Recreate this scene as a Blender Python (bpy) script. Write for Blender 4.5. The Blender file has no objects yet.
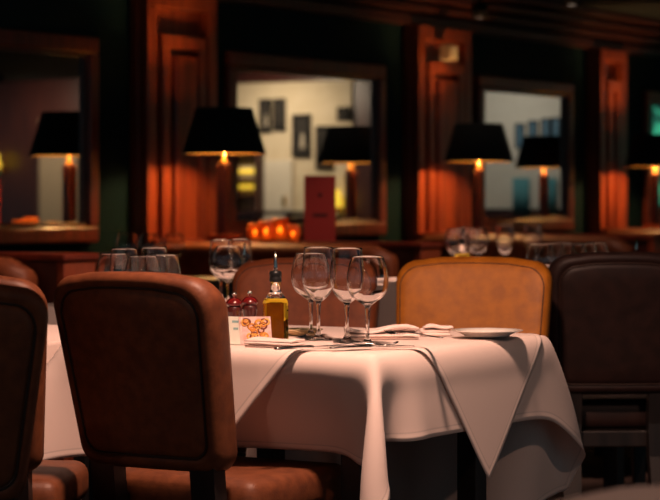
import bpy, bmesh, math, random
import numpy as np
from mathutils import Vector, Matrix

random.seed(7)
scene = bpy.context.scene
COL = scene.collection
PI = math.pi

# ------------------------------------------------------------------ camera
F = 2300.0            # focal length in pixels of the 660 x 500 frame
HY = 200.0            # horizon row
CAMZ = 1.08
cam_d = bpy.data.cameras.new('camera')
cam = bpy.data.objects.new('camera', cam_d)
COL.objects.link(cam)
cam_d.sensor_width = 36.0
cam_d.lens = 36.0 * F / 660.0
cam.location = (0, 0, CAMZ)
cam.rotation_euler = (PI / 2, 0, 0)
cam_d.shift_y = -(250 - HY) / 660.0
cam_d.clip_end = 200
cam_d.dof.use_dof = True
cam_d.dof.focus_distance = 5.35
cam_d.dof.aperture_fstop = 5.2
cam_d.dof.aperture_blades = 9
scene.camera = cam

# ------------------------------------------------------------------ world and exposure
w = bpy.data.worlds.new('world')
scene.world = w
w.use_nodes = True
w.node_tree.nodes['Background'].inputs[0].default_value = (0.45, 0.86, 1.0, 1)
w.node_tree.nodes['Background'].inputs[1].default_value = 0.15
scene.view_settings.view_transform = 'Standard'
scene.view_settings.look = 'None'
scene.view_settings.exposure = 0.0
scene.view_settings.gamma = 1.0
scene.view_settings.use_curve_mapping = False

# light levels of the fixtures built further down
E_TABLE = 270.0      # downlight over the main table
E_ROW = 110.0         # unseen downlights added over the other tables
E_LAMP = 80.0        # shaded table lamps
E_END = 120.0         # downlights washing the far wall
WARM = (1.0, 0.585, 0.43)
AMBER = (1.0, 0.52, 0.19)

# ------------------------------------------------------------------ frames
TH = math.radians(32.0)
D = Vector((math.sin(TH), math.cos(TH), 0))      # along the mirror wall, away from the camera
N = Vector((math.cos(TH), -math.sin(TH), 0))     # out of the mirror wall, into the room
ROOM_ROT = PI / 2 - TH                           # local x -> D, local y -> -N
WOFF = -7.406

def RP(s, dist, z=0.0):
    return D * s + N * (dist + WOFF) + Vector((0, 0, z))

def wall_s(px, dist=0.0):
    r = (px - 330) / F
    m = dist + WOFF
    return -m * (N.x - r * N.y) / (D.x - r * D.y)

def at(px, Y, z):
    return Vector(((px - 330) / F * Y, Y, z))

def on_table(px, py, zt):
    Y = (CAMZ - zt) * F / (py - HY)
    return Vector(((px - 330) / F * Y, Y, zt))

# ------------------------------------------------------------------ materials
MATS = {}
def newmat(name):
    m = bpy.data.materials.new(name)
    m.use_nodes = True
    MATS[name] = m
    nt = m.node_tree
    return m, nt, nt.nodes['Principled BSDF']

def plain(name, col, rough=0.5, metal=0.0, spec=0.5, emit=None, estr=0.0, trans=0.0, ior=1.45, coat=0.0):
    m, nt, b = newmat(name)
    b.inputs['Base Color'].default_value = (*col, 1)
    b.inputs['Roughness'].default_value = rough
    b.inputs['Metallic'].default_value = metal
    b.inputs['Specular IOR Level'].default_value = spec
    b.inputs['IOR'].default_value = ior
    b.inputs['Transmission Weight'].default_value = trans
    b.inputs['Coat Weight'].default_value = coat
    b.inputs['Coat Roughness'].default_value = 0.15
    if emit:
        b.inputs['Emission Color'].default_value = (*emit, 1)
        b.inputs['Emission Strength'].default_value = estr
    return m

def noisy(name, c1, c2, scale=(5, 5, 5), nscale=1.0, rough=(0.4, 0.6), detail=5, bump=0.0, bscale=60, spec=0.5, coat=0.0, lo=0.35, hi=0.65):
    m, nt, b = newmat(name)
    L = nt.links
    tc = nt.nodes.new('ShaderNodeTexCoord')
    mp = nt.nodes.new('ShaderNodeMapping'); mp.inputs['Scale'].default_value = scale
    nz = nt.nodes.new('ShaderNodeTexNoise'); nz.inputs['Scale'].default_value = nscale; nz.inputs['Detail'].default_value = detail
    rp = nt.nodes.new('ShaderNodeValToRGB')
    rp.color_ramp.elements[0].position = lo; rp.color_ramp.elements[0].color = (*c1, 1)
    rp.color_ramp.elements[1].position = hi; rp.color_ramp.elements[1].color = (*c2, 1)
    L.new(tc.outputs['Object'], mp.inputs['Vector']); L.new(mp.outputs[0], nz.inputs['Vector'])
    L.new(nz.outputs['Fac'], rp.inputs['Fac']); L.new(rp.outputs['Color'], b.inputs['Base Color'])
    mr = nt.nodes.new('ShaderNodeMapRange'); mr.inputs['To Min'].default_value = rough[0]; mr.inputs['To Max'].default_value = rough[1]
    L.new(nz.outputs['Fac'], mr.inputs['Value']); L.new(mr.outputs[0], b.inputs['Roughness'])
    b.inputs['Specular IOR Level'].default_value = spec
    b.inputs['Coat Weight'].default_value = coat
    b.inputs['Coat Roughness'].default_value = 0.12
    if bump:
        n2 = nt.nodes.new('ShaderNodeTexNoise'); n2.inputs['Scale'].default_value = bscale; n2.inputs['Detail'].default_value = 3
        L.new(tc.outputs['Object'], n2.inputs['Vector'])
        bp = nt.nodes.new('ShaderNodeBump'); bp.inputs['Strength'].default_value = bump; bp.inputs['Distance'].default_value = 0.004
        L.new(n2.outputs['Fac'], bp.inputs['Height']); L.new(bp.outputs[0], b.inputs['Normal'])
    return m

noisy('leather_brown', (0.12, 0.036, 0.015), (0.18, 0.055, 0.020), nscale=7, rough=(0.42, 0.6), bump=0.12, bscale=220, spec=0.4)
noisy('leather_tan', (0.36, 0.115, 0.008), (0.50, 0.170, 0.013), nscale=5, rough=(0.45, 0.6), bump=0.12, bscale=220, spec=0.4)
noisy('leather_russet', (0.16, 0.042, 0.016), (0.24, 0.066, 0.022), nscale=5, rough=(0.45, 0.6), bump=0.1, bscale=220, spec=0.35)
noisy('leather_shaded', (0.018, 0.009, 0.008), (0.026, 0.011, 0.009), nscale=5, rough=(0.45, 0.6), bump=0.1, bscale=220, spec=0.35)  # brown leather darkened: the unlit chair's shade is put into the colour
plain('piping_dark', (0.03, 0.014, 0.010), 0.5)
noisy('dark_leg', (0.010, 0.008, 0.008), (0.018, 0.012, 0.011), scale=(30, 30, 3), rough=(0.35, 0.5))
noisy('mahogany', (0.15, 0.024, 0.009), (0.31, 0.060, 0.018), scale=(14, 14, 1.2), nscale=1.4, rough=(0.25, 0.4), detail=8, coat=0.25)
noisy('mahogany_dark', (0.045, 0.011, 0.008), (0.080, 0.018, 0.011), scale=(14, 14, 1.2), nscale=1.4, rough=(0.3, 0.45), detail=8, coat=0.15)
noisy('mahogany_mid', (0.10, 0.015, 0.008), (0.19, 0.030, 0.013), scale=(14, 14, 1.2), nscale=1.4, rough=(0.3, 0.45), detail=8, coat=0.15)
noisy('wall_dark', (0.006, 0.020, 0.024), (0.007, 0.022, 0.026), nscale=2, rough=(0.7, 0.8), spec=0.05)
noisy('ceiling_dark', (0.022, 0.027, 0.028), (0.026, 0.030, 0.031), nscale=2, rough=(0.7, 0.8), spec=0.05)
noisy('carpet', (0.030, 0.020, 0.018), (0.050, 0.030, 0.024), nscale=40, rough=(0.9, 1.0), bump=0.3, bscale=300, spec=0.1)
noisy('plaster_cream', (0.62, 0.50, 0.34), (0.68, 0.56, 0.40), nscale=1.5, rough=(0.8, 0.9), bump=0.05)
noisy('plaster_pale', (0.66, 0.58, 0.47), (0.70, 0.62, 0.51), nscale=1.5, rough=(0.8, 0.9), bump=0.05)
plain('mirror_glass', (0.82, 0.84, 0.82), 0.015, metal=1.0)
plain('glass', (1, 1, 1), 0.0, trans=1.0, ior=1.45)
plain('oil', (0.93, 0.72, 0.05), 0.0, trans=1.0, ior=1.18)
plain('steel', (0.62, 0.60, 0.58), 0.18, metal=1.0)
plain('brass', (0.75, 0.47, 0.16), 0.25, metal=1.0)
plain('black_plastic', (0.012, 0.013, 0.014), 0.35)
noisy('shade_black', (0.014, 0.020, 0.021), (0.017, 0.023, 0.024), nscale=20, rough=(0.8, 0.9), spec=0.1)
plain('shade_gold', (0.85, 0.55, 0.18), 0.5, metal=0.3)
plain('bulb', (1, 0.8, 0.5), 0.5, emit=(1.0, 0.52, 0.18), estr=14.0)
plain('downlight_glow', (1, 0.9, 0.8), 0.5, emit=(1.0, 0.72, 0.55), estr=2.0)
plain('yellow_glow', (0.9, 0.7, 0.1), 0.6, emit=(1.0, 0.62, 0.05), estr=1.1)
plain('porcelain', (0.78, 0.74, 0.68), 0.15, coat=0.5)
plain('porcelain_yellow', (0.80, 0.64, 0.36), 0.2, coat=0.4)
plain('red_lacquer', (0.13, 0.008, 0.008), 0.12, coat=0.8)
plain('mill_dark', (0.06, 0.012, 0.010), 0.15, coat=0.6)
plain('menu_red', (0.36, 0.032, 0.026), 0.5)
plain('menu_print', (0.07, 0.008, 0.008), 0.5)
plain('card_white', (0.74, 0.76, 0.66), 0.6)
plain('card_teal', (0.25, 0.42, 0.42), 0.6)
plain('frame_black', (0.010, 0.009, 0.009), 0.7, spec=0.1)
plain('photo_pale', (0.50, 0.42, 0.32), 0.5)
plain('photo_mid', (0.040, 0.035, 0.032), 0.7, spec=0.1)
plain('photo_blue', (0.10, 0.20, 0.27), 0.5)
plain('curtain_teal', (0.10, 0.28, 0.30), 0.8)
plain('window_glow', (0.2, 0.6, 0.5), 0.6)
plain('box_beige', (0.48, 0.36, 0.24), 0.5)
plain('amber_glass', (0.95, 0.34, 0.06), 0.35, trans=0.8, ior=1.4)
plain('flame', (1, 0.5, 0.1), 0.5, emit=(1.0, 0.38, 0.08), estr=16.0)
plain('wax', (0.8, 0.6, 0.4), 0.5, emit=(1.0, 0.35, 0.08), estr=0.5)

# daylight and foliage behind the street window: a lit window gives off light
m = MATS['window_glow']; nt = m.node_tree; b = nt.nodes['Principled BSDF']
tc = nt.nodes.new('ShaderNodeTexCoord'); nz = nt.nodes.new('ShaderNodeTexNoise'); nz.inputs['Scale'].default_value = 5.0
rp = nt.nodes.new('ShaderNodeValToRGB')
rp.color_ramp.elements[0].position = 0.42; rp.color_ramp.elements[0].color = (0.01, 0.07, 0.05, 1)
rp.color_ramp.elements[1].position = 0.62; rp.color_ramp.elements[1].color = (0.08, 0.75, 0.42, 1)
nt.links.new(tc.outputs['Object'], nz.inputs['Vector']); nt.links.new(nz.outputs['Fac'], rp.inputs['Fac'])
nt.links.new(rp.outputs['Color'], b.inputs['Emission Color']); b.inputs['Emission Strength'].default_value = 0.9
nt.links.new(rp.outputs['Color'], b.inputs['Base Color'])

# white table linen, with a fine weave and a stitched hem that follows the edge (UV runs in metres from the border)
def linen(name, hem=True):
    m, nt, b = newmat(name); L = nt.links
    tc = nt.nodes.new('ShaderNodeTexCoord')
    nz = nt.nodes.new('ShaderNodeTexNoise'); nz.inputs['Scale'].default_value = 900; nz.inputs['Detail'].default_value = 2
    L.new(tc.outputs['Object'], nz.inputs['Vector'])
    bp = nt.nodes.new('ShaderNodeBump'); bp.inputs['Strength'].default_value = 0.15; bp.inputs['Distance'].default_value = 0.001
    L.new(nz.outputs['Fac'], bp.inputs['Height']); L.new(bp.outputs[0], b.inputs['Normal'])
    b.inputs['Base Color'].default_value = (0.80, 0.66, 0.60, 1)
    b.inputs['Roughness'].default_value = 0.85
    b.inputs['Specular IOR Level'].default_value = 0.2
    b.inputs['Sheen Weight'].default_value = 0.1
    if hem:
        at_ = nt.nodes.new('ShaderNodeAttribute'); at_.attribute_name = 'hem'
        rp = nt.nodes.new('ShaderNodeValToRGB')
        e = rp.color_ramp.elements
        e[0].position = 0.0; e[0].color = (0.86, 0.715, 0.65, 1)
        e[1].position = 1.0; e[1].color = (0.80, 0.66, 0.60, 1)
        x = e.new(0.40); x.color = (0.86, 0.715, 0.65, 1)
        x = e.new(0.46); x.color = (0.62, 0.52, 0.475, 1)
        x = e.new(0.54); x.color = (0.80, 0.66, 0.60, 1)
        mr = nt.nodes.new('ShaderNodeMapRange'); mr.inputs['From Max'].default_value = 0.04
        L.new(at_.outputs['Fac'], mr.inputs['Value']); L.new(mr.outputs[0], rp.inputs['Fac'])
        L.new(rp.outputs['Color'], b.inputs['Base Color'])
    return m
linen('linen'); linen('linen_napkin', hem=False)

# printed food picture on the table card
m, nt, b = newmat('card_photo'); L = nt.links
tc = nt.nodes.new('ShaderNodeTexCoord')
vo = nt.nodes.new('ShaderNodeTexVoronoi'); vo.inputs['Scale'].default_value = 62
nz = nt.nodes.new('ShaderNodeTexNoise'); nz.inputs['Scale'].default_value = 60
rp = nt.nodes.new('ShaderNodeValToRGB'); e = rp.color_ramp.elements
e[0].position = 0.0; e[0].color = (0.60, 0.30, 0.22, 1)
e[1].position = 1.0; e[1].color = (0.62, 0.40, 0.38, 1)
x = e.new(0.30); x.color = (0.70, 0.45, 0.40, 1)
x = e.new(0.45); x.color = (0.66, 0.48, 0.45, 1)
x = e.new(0.60); x.color = (0.75, 0.55, 0.50, 1)
L.new(tc.outputs['Object'], vo.inputs['Vector']); L.new(vo.outputs['Distance'], rp.inputs['Fac'])
L.new(rp.outputs['Color'], b.inputs['Base Color']); b.inputs['Roughness'].default_value = 0.4

# ------------------------------------------------------------------ object helpers
def tag(o, label, cat=None, group=None, kind=None):
    o['label'] = label
    if cat: o['category'] = cat
    if group: o['group'] = group
    if kind: o['kind'] = kind
    return o

def thing(name, label, cat, loc, rotz=0.0, group=None):
    o = bpy.data.objects.new(name, None)
    o.empty_display_size = 0.05
    COL.objects.link(o)
    o.location = loc; o.rotation_euler = (0, 0, rotz)
    return tag(o, label, cat, group)

def obj(name, me, mat, parent=None, loc=(0, 0, 0), rot=(0, 0, 0)):
    o = bpy.data.objects.new(name, me)
    COL.objects.link(o)
    o.location = loc; o.rotation_euler = rot
    if parent: o.parent = parent
    if mat is not None and not me.materials: me.materials.append(MATS[mat])
    return o

def from_bm(bm, name, smooth=True):
    bmesh.ops.recalc_face_normals(bm, faces=bm.faces[:])
    me = bpy.data.meshes.new(name)
    bm.to_mesh(me); bm.free()
    for p in me.polygons: p.use_smooth = smooth
    return me

def add_box(bm, x0, x1, y0, y1, z0, z1, bevel=0.0, seg=2, taper=None):
    vs = []
    cx, cy = (x0 + x1) / 2, (y0 + y1) / 2
    for z in (z0, z1):
        t = taper if (taper and z == z0) else 1.0
        for (x, y) in ((x0, y0), (x1, y0), (x1, y1), (x0, y1)):
            vs.append(bm.verts.new((cx + (x - cx) * t, cy + (y - cy) * t, z)))
    fs = [(0, 3, 2, 1), (4, 5, 6, 7), (0, 1, 5, 4), (1, 2, 6, 5), (2, 3, 7, 6), (3, 0, 4, 7)]
    faces = [bm.faces.new([vs[i] for i in f]) for f in fs]
    if bevel:
        es = list({e for f in faces for e in f.edges})
        bmesh.ops.bevel(bm, geom=es, offset=bevel, segments=seg, profile=0.5, affect='EDGES')

def box(name, x0, x1, y0, y1, z0, z1, mat, parent=None, bevel=0.004, seg=2, taper=None, loc=(0, 0, 0), rot=(0, 0, 0)):
    bm = bmesh.new()
    add_box(bm, x0, x1, y0, y1, z0, z1, bevel, seg, taper)
    return obj(name, from_bm(bm, name, smooth=bevel > 0.012), mat, parent, loc, rot)

def lathe_bm(bm, prof, n=32, center=(0, 0)):
    """prof: list of (r, z); r == 0 closes to a point."""
    rings = []
    for r, z in prof:
        if r <= 1e-6:
            rings.append([bm.verts.new((center[0], center[1], z))])
        else:
            rings.append([bm.verts.new((center[0] + r * math.cos(2 * PI * i / n), center[1] + r * math.sin(2 * PI * i / n), z)) for i in range(n)])
    for a, b in zip(rings, rings[1:]):
        for i in range(n):
            j = (i + 1) % n
            if len(a) == 1 and len(b) == 1: continue
            if len(a) == 1: bm.faces.new((a[0], b[j], b[i]))
            elif len(b) == 1: bm.faces.new((a[i], a[j], b[0]))
            else: bm.faces.new((a[i], a[j], b[j], b[i]))

def lathe(name, prof, mat, parent=None, n=32, loc=(0, 0, 0), rot=(0, 0, 0)):
    bm = bmesh.new(); lathe_bm(bm, prof, n)
    return obj(name, from_bm(bm, name), mat, parent, loc, rot)

def tube_mesh(name, pts, r, n=8, closed=False):
    bm = bmesh.new(); rings = []
    pts = [Vector(p) for p in pts]; m = len(pts)
    for i, p in enumerate(pts):
        if closed: t = pts[(i + 1) % m] - pts[i - 1]
        else: t = pts[min(i + 1, m - 1)] - pts[max(i - 1, 0)]
        t.normalize()
        up = Vector((0, 0, 1)) if abs(t.z) < 0.9 else Vector((0, 1, 0))
        a = t.cross(up).normalized(); b = t.cross(a).normalized()
        rr = r[i] if isinstance(r, (list, tuple)) else r
        rings.append([bm.verts.new(p + (a * math.cos(2 * PI * k / n) + b * math.sin(2 * PI * k / n)) * rr) for k in range(n)])
    rng = range(m) if closed else range(m - 1)
    for i in rng:
        A, B = rings[i], rings[(i + 1) % m]
        for k in range(n):
            bm.faces.new((A[k], A[(k + 1) % n], B[(k + 1) % n], B[k]))
    if not closed:
        bm.faces.new(rings[0]); bm.faces.new(rings[-1])
    return from_bm(bm, name)

def copy_tree(o, parent=None):
    c = o.copy(); COL.objects.link(c); c.parent = parent
    for ch in list(o.children): copy_tree(ch, c)
    return c

# ------------------------------------------------------------------ the room
def struct(name, label, x0, x1, y0, y1, z0, z1, mat, loc, rot=ROOM_ROT, bevel=0.0):
    o = box(name, x0, x1, y0, y1, z0, z1, mat, None, bevel, loc=loc, rot=(0, 0, rot))
    return tag(o, label, kind='structure')

S0, S1 = 2.0, 20.5          # the mirror wall from near the camera to the far end wall
CEIL = 2.45
struct('floor', 'dark brown carpeted restaurant floor', 0, S1 - S0 + 4, -13.0, 0.0, -0.05, 0.0, 'carpet', RP(S0 - 4, 0))
struct('ceiling', 'dark painted ceiling over the dining room', 0, S1 - S0 + 4, -13.0, 0.0, CEIL, CEIL + 0.08, 'ceiling_dark', RP(S0 - 4, 0))
struct('wall_left', 'dark panelled wall carrying the row of mirrors', 0, S1 - S0 + 4, 0.0, 0.2, 0.0, CEIL, 'wall_dark', RP(S0 - 4, 0))
struct('wall_far', 'far end wall in dark mahogany seen in the mirrors', 0, 0.2, -13.0, 0.0, 0.0, CEIL, 'mahogany_dark', RP(S1, 0))
# wainscot rail under the mirrors
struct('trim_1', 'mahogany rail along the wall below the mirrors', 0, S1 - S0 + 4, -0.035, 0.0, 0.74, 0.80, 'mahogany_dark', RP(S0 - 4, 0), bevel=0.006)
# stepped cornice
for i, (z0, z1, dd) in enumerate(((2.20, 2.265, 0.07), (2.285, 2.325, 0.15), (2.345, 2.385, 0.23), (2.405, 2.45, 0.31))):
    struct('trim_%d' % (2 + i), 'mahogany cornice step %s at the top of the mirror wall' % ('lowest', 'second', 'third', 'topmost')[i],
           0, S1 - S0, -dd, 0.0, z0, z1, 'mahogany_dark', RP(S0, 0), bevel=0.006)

# pilasters with nested raised panels
def pilaster(i, px0, px1, label, fixed_w=None):
    dd = 0.12
    sa = wall_s(px0, dd); sb = wall_s(px1, dd)
    if fixed_w: sb = sa + fixed_w
    wd = sb - sa
    gd = 0.065
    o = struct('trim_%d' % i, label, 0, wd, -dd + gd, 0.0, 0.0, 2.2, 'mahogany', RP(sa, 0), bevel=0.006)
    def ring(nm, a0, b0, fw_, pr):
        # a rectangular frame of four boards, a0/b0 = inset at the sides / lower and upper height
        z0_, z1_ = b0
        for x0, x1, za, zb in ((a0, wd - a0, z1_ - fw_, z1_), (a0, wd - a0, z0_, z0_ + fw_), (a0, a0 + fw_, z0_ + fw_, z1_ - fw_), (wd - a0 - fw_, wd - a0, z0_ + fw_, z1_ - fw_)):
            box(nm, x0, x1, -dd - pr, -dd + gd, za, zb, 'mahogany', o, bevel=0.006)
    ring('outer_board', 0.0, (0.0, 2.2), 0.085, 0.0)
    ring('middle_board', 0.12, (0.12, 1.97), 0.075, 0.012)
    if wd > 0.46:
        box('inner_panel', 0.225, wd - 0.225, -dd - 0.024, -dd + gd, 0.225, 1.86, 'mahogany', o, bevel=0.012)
    return sa, sb
pilaster(6, 148, 218, 'mahogany pilaster with nested panels left of the central mirror')
pilaster(7, 419, 472, 'mahogany pilaster with nested panels right of the central mirror')
pilaster(8, 601, 640, 'mahogany pilaster with nested panels near the right photo edge', 0.47)

# mirrors
def mirror(pxa, pxb, label, sa=None, sb=None):
    sa = wall_s(pxa) if sa is None else sa
    sb = wall_s(pxb) if sb is None else sb
    z0, z1, fw, dp = 0.86, 1.925, 0.085, 0.05
    W = sb - sa
    t = thing('wall_mirror', label, 'mirror', RP((sa + sb) / 2, 0.002, z0), ROOM_ROT, 'framed mirrors along the wall')
    H = z1 - z0
    for nm, x0, x1, a, b in (('top_rail', -W/2, W/2, H - fw, H), ('bottom_rail', -W/2, W/2, 0, fw),
                             ('stile', -W/2, -W/2 + fw, fw, H - fw), ('stile', W/2 - fw, W/2, fw, H - fw)):
        r = box(nm, x0, x1, -dp, 0, a, b, 'mahogany_mid', t, bevel=0.012)
    # inner slip moulding
    f2 = 0.02
    for nm, x0, x1, a, b in (('slip', -W/2 + fw, W/2 - fw, H - fw - f2, H - fw), ('slip', -W/2 + fw, W/2 - fw, fw, fw + f2),
                             ('slip', -W/2 + fw, -W/2 + fw + f2, fw + f2, H - fw - f2), ('slip', W/2 - fw - f2, W/2 - fw, fw + f2, H - fw - f2)):
        box(nm, x0, x1, -dp * 0.6, 0, a, b, 'mahogany_dark', t, bevel=0.003)
    box('mirror_pane', -W/2 + fw + 0.015, W/2 - fw - 0.015, -0.012, -0.004, fw + 0.015, H - fw - 0.015, 'mirror_glass', t, bevel=0)
    return t
mirror(222, 380, 'mahogany framed mirror behind the first lamp, pictures reflected in it')
mirror(473, 568, 'mahogany framed mirror right of the central pilaster, bluish pictures reflected')
mirror(-90, 92, 'dim mahogany framed mirror at the left photo edge')
mirror(642, 740, 'mahogany framed mirror at the right photo edge with a green reflection')

# ------------------------------------------------------------------ far end wall as the mirrors show it
END_Y_FACE = S1 - 0.0
def refl(px, py, s=S1 - 0.02):
    """pixel inside a mirror -> (distance from the mirror wall, height) on the plane s"""
    r = (px - 330) / F
    # virtual point: D*s + N*(WOFF - k)
    k = (s * (D.x - r * D.y) + WOFF * (N.x - r * N.y)) / (N.x - r * N.y)
    P = D * s + N * (WOFF - k)
    return k, CAMZ + (HY - py) / F * P.y

def end_box(name, pxa, pya, pxb, pyb, thick, mat, parent=None, s=S1, bevel=0.004, root=None):
    """box on the far end wall covering a mirrored pixel rectangle; local frame: x along D"""
    ka, za = refl(pxa, (pya + pyb) / 2, s); kb, _ = refl(pxb, (pya + pyb) / 2, s)
    k = (ka + kb) / 2
    _, z1 = refl((pxa + pxb) / 2, pya, s); _, z0 = refl((pxa + pxb) / 2, pyb, s)
    hw = abs(ka - kb) / 2
    return k, z0, z1, hw

def end_struct(name, label, pxa, pya, pxb, pyb, thick, mat, s=S1):
    k, z0, z1, hw = end_box(name, pxa, pya, pxb, pyb, thick, mat, s=s)
    o = box(name, -thick, 0, -hw, hw, 0, z1 - z0, mat, None, bevel=0.004, loc=RP(s, k, z0), rot=(0, 0, ROOM_ROT))
    return tag(o, label, kind='structure'), k, z0, z1, hw

end_struct('wall_panel', 'cream plaster panel on the far end wall seen in the central mirror', 226, 82, 351, 216, 0.03, 'plaster_cream')
end_struct('wall_panel_pale', 'pale plaster panel on the far end wall seen in the second mirror', 478, 88, 566, 209, 0.03, 'plaster_pale')

def picture(px, py, wpx, hpx, label, mats=('photo_pale', 'photo_mid'), s=S1 - 0.03, fr='frame_black'):
    k, z0, z1, hw = end_box('p', px - wpx / 2, py - hpx / 2, px + wpx / 2, py + hpx / 2, 0.02, None, s=s)
    t = thing('picture_frame', label, 'picture', RP(s, k, z0), ROOM_ROT, 'pictures on the far wall')
    H = z1 - z0; f = min(0.035, hw * 0.3)
    for nm, a, b, c, d in (('top_rail', -hw, hw, H - f, H), ('bottom_rail', -hw, hw, 0, f), ('side_rail', -hw, -hw + f, f, H - f), ('side_rail', hw - f, hw, f, H - f)):
        box(nm, -0.03, 0, a, b, c, d, fr, t, bevel=0.003)
    p = box('photograph', -0.012, 0, -hw + f, hw - f, f, H - f, mats[1], t, bevel=0)
    # a pale figure shape in the photograph
    bm = bmesh.new()
    lathe_bm(bm, [(0, 0), (hw * 0.30, 0.0), (hw * 0.26, H * 0.16), (hw * 0.13, H * 0.22), (hw * 0.16, H * 0.28), (hw * 0.13, H * 0.35), (0, H * 0.37)], 12)
    for v in bm.verts: v.co = Vector((v.co.x * 0.02 - 0.0135, v.co.y + hw * 0.1, v.co.z + f + H * 0.12))
    obj('figure', from_bm(bm, 'figure'), mats[0], p)
    return t
picture(264, 116, 12, 34, 'black framed portrait, upper left of the pictures in the central mirror')
picture(278, 115, 12, 33, 'dark framed picture second from left in the central mirror', ('photo_mid', 'photo_mid'))
picture(300, 136, 18, 43, 'largest black framed picture in the middle of the central mirror')
picture(323, 148, 17, 44, 'black framed picture beside the reflected lamp in the central mirror')
picture(342, 114, 12, 14, 'small dim framed picture at the upper right of the central mirror', ('photo_mid', 'photo_mid'))
for i, (px, py) in enumerate(((518, 136), (531, 133), (544, 131), (554, 130))):
    picture(px, py, 9, 25, 'small bluish framed picture, %s in the second mirror' % ('leftmost of four', 'second of four', 'third of four', 'rightmost of four')[i], ('photo_blue', 'photo_blue'))

# display shelf seen in the central mirror
k, z0, z1, hw = end_box('x', 236, 152, 262, 216, 0.2, None, s=S1 - 0.03)
t = thing('display_shelf', 'lit display shelf with bright niches reflected at left of the central mirror', 'shelf', RP(S1 - 0.03, k, z0), ROOM_ROT)
H = z1 - z0
box('side_panel', -0.16, 0, -hw, -hw + 0.025, 0, H, 'mahogany_dark', t)
box('side_panel', -0.16, 0, hw - 0.025, hw, 0, H, 'mahogany_dark', t)
for q in (0.0, 0.30, 0.56, 0.97):
    box('shelf_board', -0.16, 0, -hw + 0.025, hw - 0.025, q * H, q * H + 0.025, 'mahogany_dark', t)
for q in (0.56, 0.80):
    box('light_strip', -0.03, -0.005, -hw + 0.03, hw - 0.03, q * H - 0.09, q * H - 0.05, 'yellow_glow', t)
# door leaf
k, z0, z1, hw = end_box('x', 264, 160, 292, 216, 0.04, None, s=S1 - 0.03)
d = box('door_1', -0.045, 0, -hw, hw, 0.0, z1, 'plaster_pale', None, loc=RP(S1 - 0.03, k, 0), rot=(0, 0, ROOM_ROT))
tag(d, 'pale door leaf on the far wall reflected in the central mirror', kind='structure')
box('door_handle', -0.085, -0.04, hw - 0.10, hw - 0.07, 1.0, 1.12, 'brass', d)
# handrail seen in the mirror
k, z0, z1, hw = end_box('x', 236, 211, 306, 214, 0.04, None, s=S1 - 0.9)
t = thing('handrail', 'dark handrail on two posts low in the central mirror', 'handrail', RP(S1 - 0.9, k, 0), ROOM_ROT)
box('rail', -0.03, 0.03, -hw, hw, z0 - 0.01, z0 + 0.03, 'mahogany_dark', t)
for y in (-hw * 0.45, hw * 0.45):
    box('post', -0.025, 0.025, y - 0.03, y + 0.03, 0, z0 - 0.008, 'mahogany', t)
# yellow wall lamps
def wall_lamp(px, py, label, s=S1 - 0.03):
    k, z = refl(px, py, s)
    t = thing('wall_lamp', label, 'lamp', RP(s, k, z), ROOM_ROT, 'yellow lamps on the far wall')
    box('backplate', -0.02, 0, -0.04, 0.04, -0.10, 0.02, 'brass', t)
    ob = obj('arm', tube_mesh('arm', [(-0.015, 0, -0.05), (-0.08, 0, -0.06), (-0.13, 0, -0.03), (-0.13, 0, 0.02)], 0.008), 'brass', t)
    lathe('lamp_shade', [(0.10, -0.02), (0.06, 0.16), (0.057, 0.16), (0.097, -0.02), (0.10, -0.02)], 'yellow_glow', t, 24, loc=(-0.13, 0, 0))
wall_lamp(338, 205, 'yellow shaded wall lamp reflected beside the red menu')
wall_lamp(-2, 166, 'yellow shaded wall lamp reflected at the left photo edge')
# beige door seen in the left mirror
k, z0, z1, hw = end_box('x', 40, 118, 78, 212, 0.04, None)
d = box('door_2', -0.05, 0, -hw, hw, 0.0, z1, 'box_beige', None, loc=RP(S1, k, 0), rot=(0, 0, ROOM_ROT))
tag(d, 'beige door leaf reflected in the dim left mirror', kind='structure')
box('door_handle', -0.09, -0.045, hw - 0.10, hw - 0.07, 1.0, 1.12, 'brass', d)
# street window seen in the right mirrors
def win(n, pxa, pya, pxb, pyb, label):
    k, z0, z1, hw = end_box('x', pxa, pya, pxb, pyb, 0.04, None)
    o = box('window_%d' % n, -0.03, 0, -hw, hw, 0, z1 - z0, 'frame_black', None, loc=RP(S1, k, z0), rot=(0, 0, ROOM_ROT))
    tag(o, label, kind='structure')
    for y0, y1 in ((-hw + 0.03, -0.015), (0.015, hw - 0.03)):
        box('pane', -0.034, -0.028, y0, y1, 0.03, z1 - z0 - 0.03, 'window_glow', o, bevel=0)
win(1, 630, 100, 672, 208, 'street window with green daylight reflected in the rightmost mirror')
for px, mt, lab in ((521, 'curtain_teal', 'teal curtain left of the reflected lamp stem in the second mirror'), (548, 'curtain_teal', 'teal curtain right of the reflected lamp stem in the second mirror')):
    k, z0, z1, hw = end_box('x', px - 8, 178, px + 8, 214, 0.04, None)
    bm = bmesh.new(); n = 24
    top = []; bot = []
    for i in range(n + 1):
        y = -hw + 2 * hw * i / n; x = -0.05 - 0.02 * math.sin(i * 1.6)
        bot.append(bm.verts.new((x, y, 0))); top.append(bm.verts.new((x, y, z1 - z0)))
    for i in range(n): bm.faces.new((bot[i], bot[i + 1], top[i + 1], top[i]))
    o = obj('curtain', from_bm(bm, 'curtain'), mt, None, RP(S1, k, z0), (0, 0, ROOM_ROT))
    so = o.modifiers.new('s', 'SOLIDIFY'); so.thickness = 0.006
    tag(o, lab, 'curtain', 'teal curtains')

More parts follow.
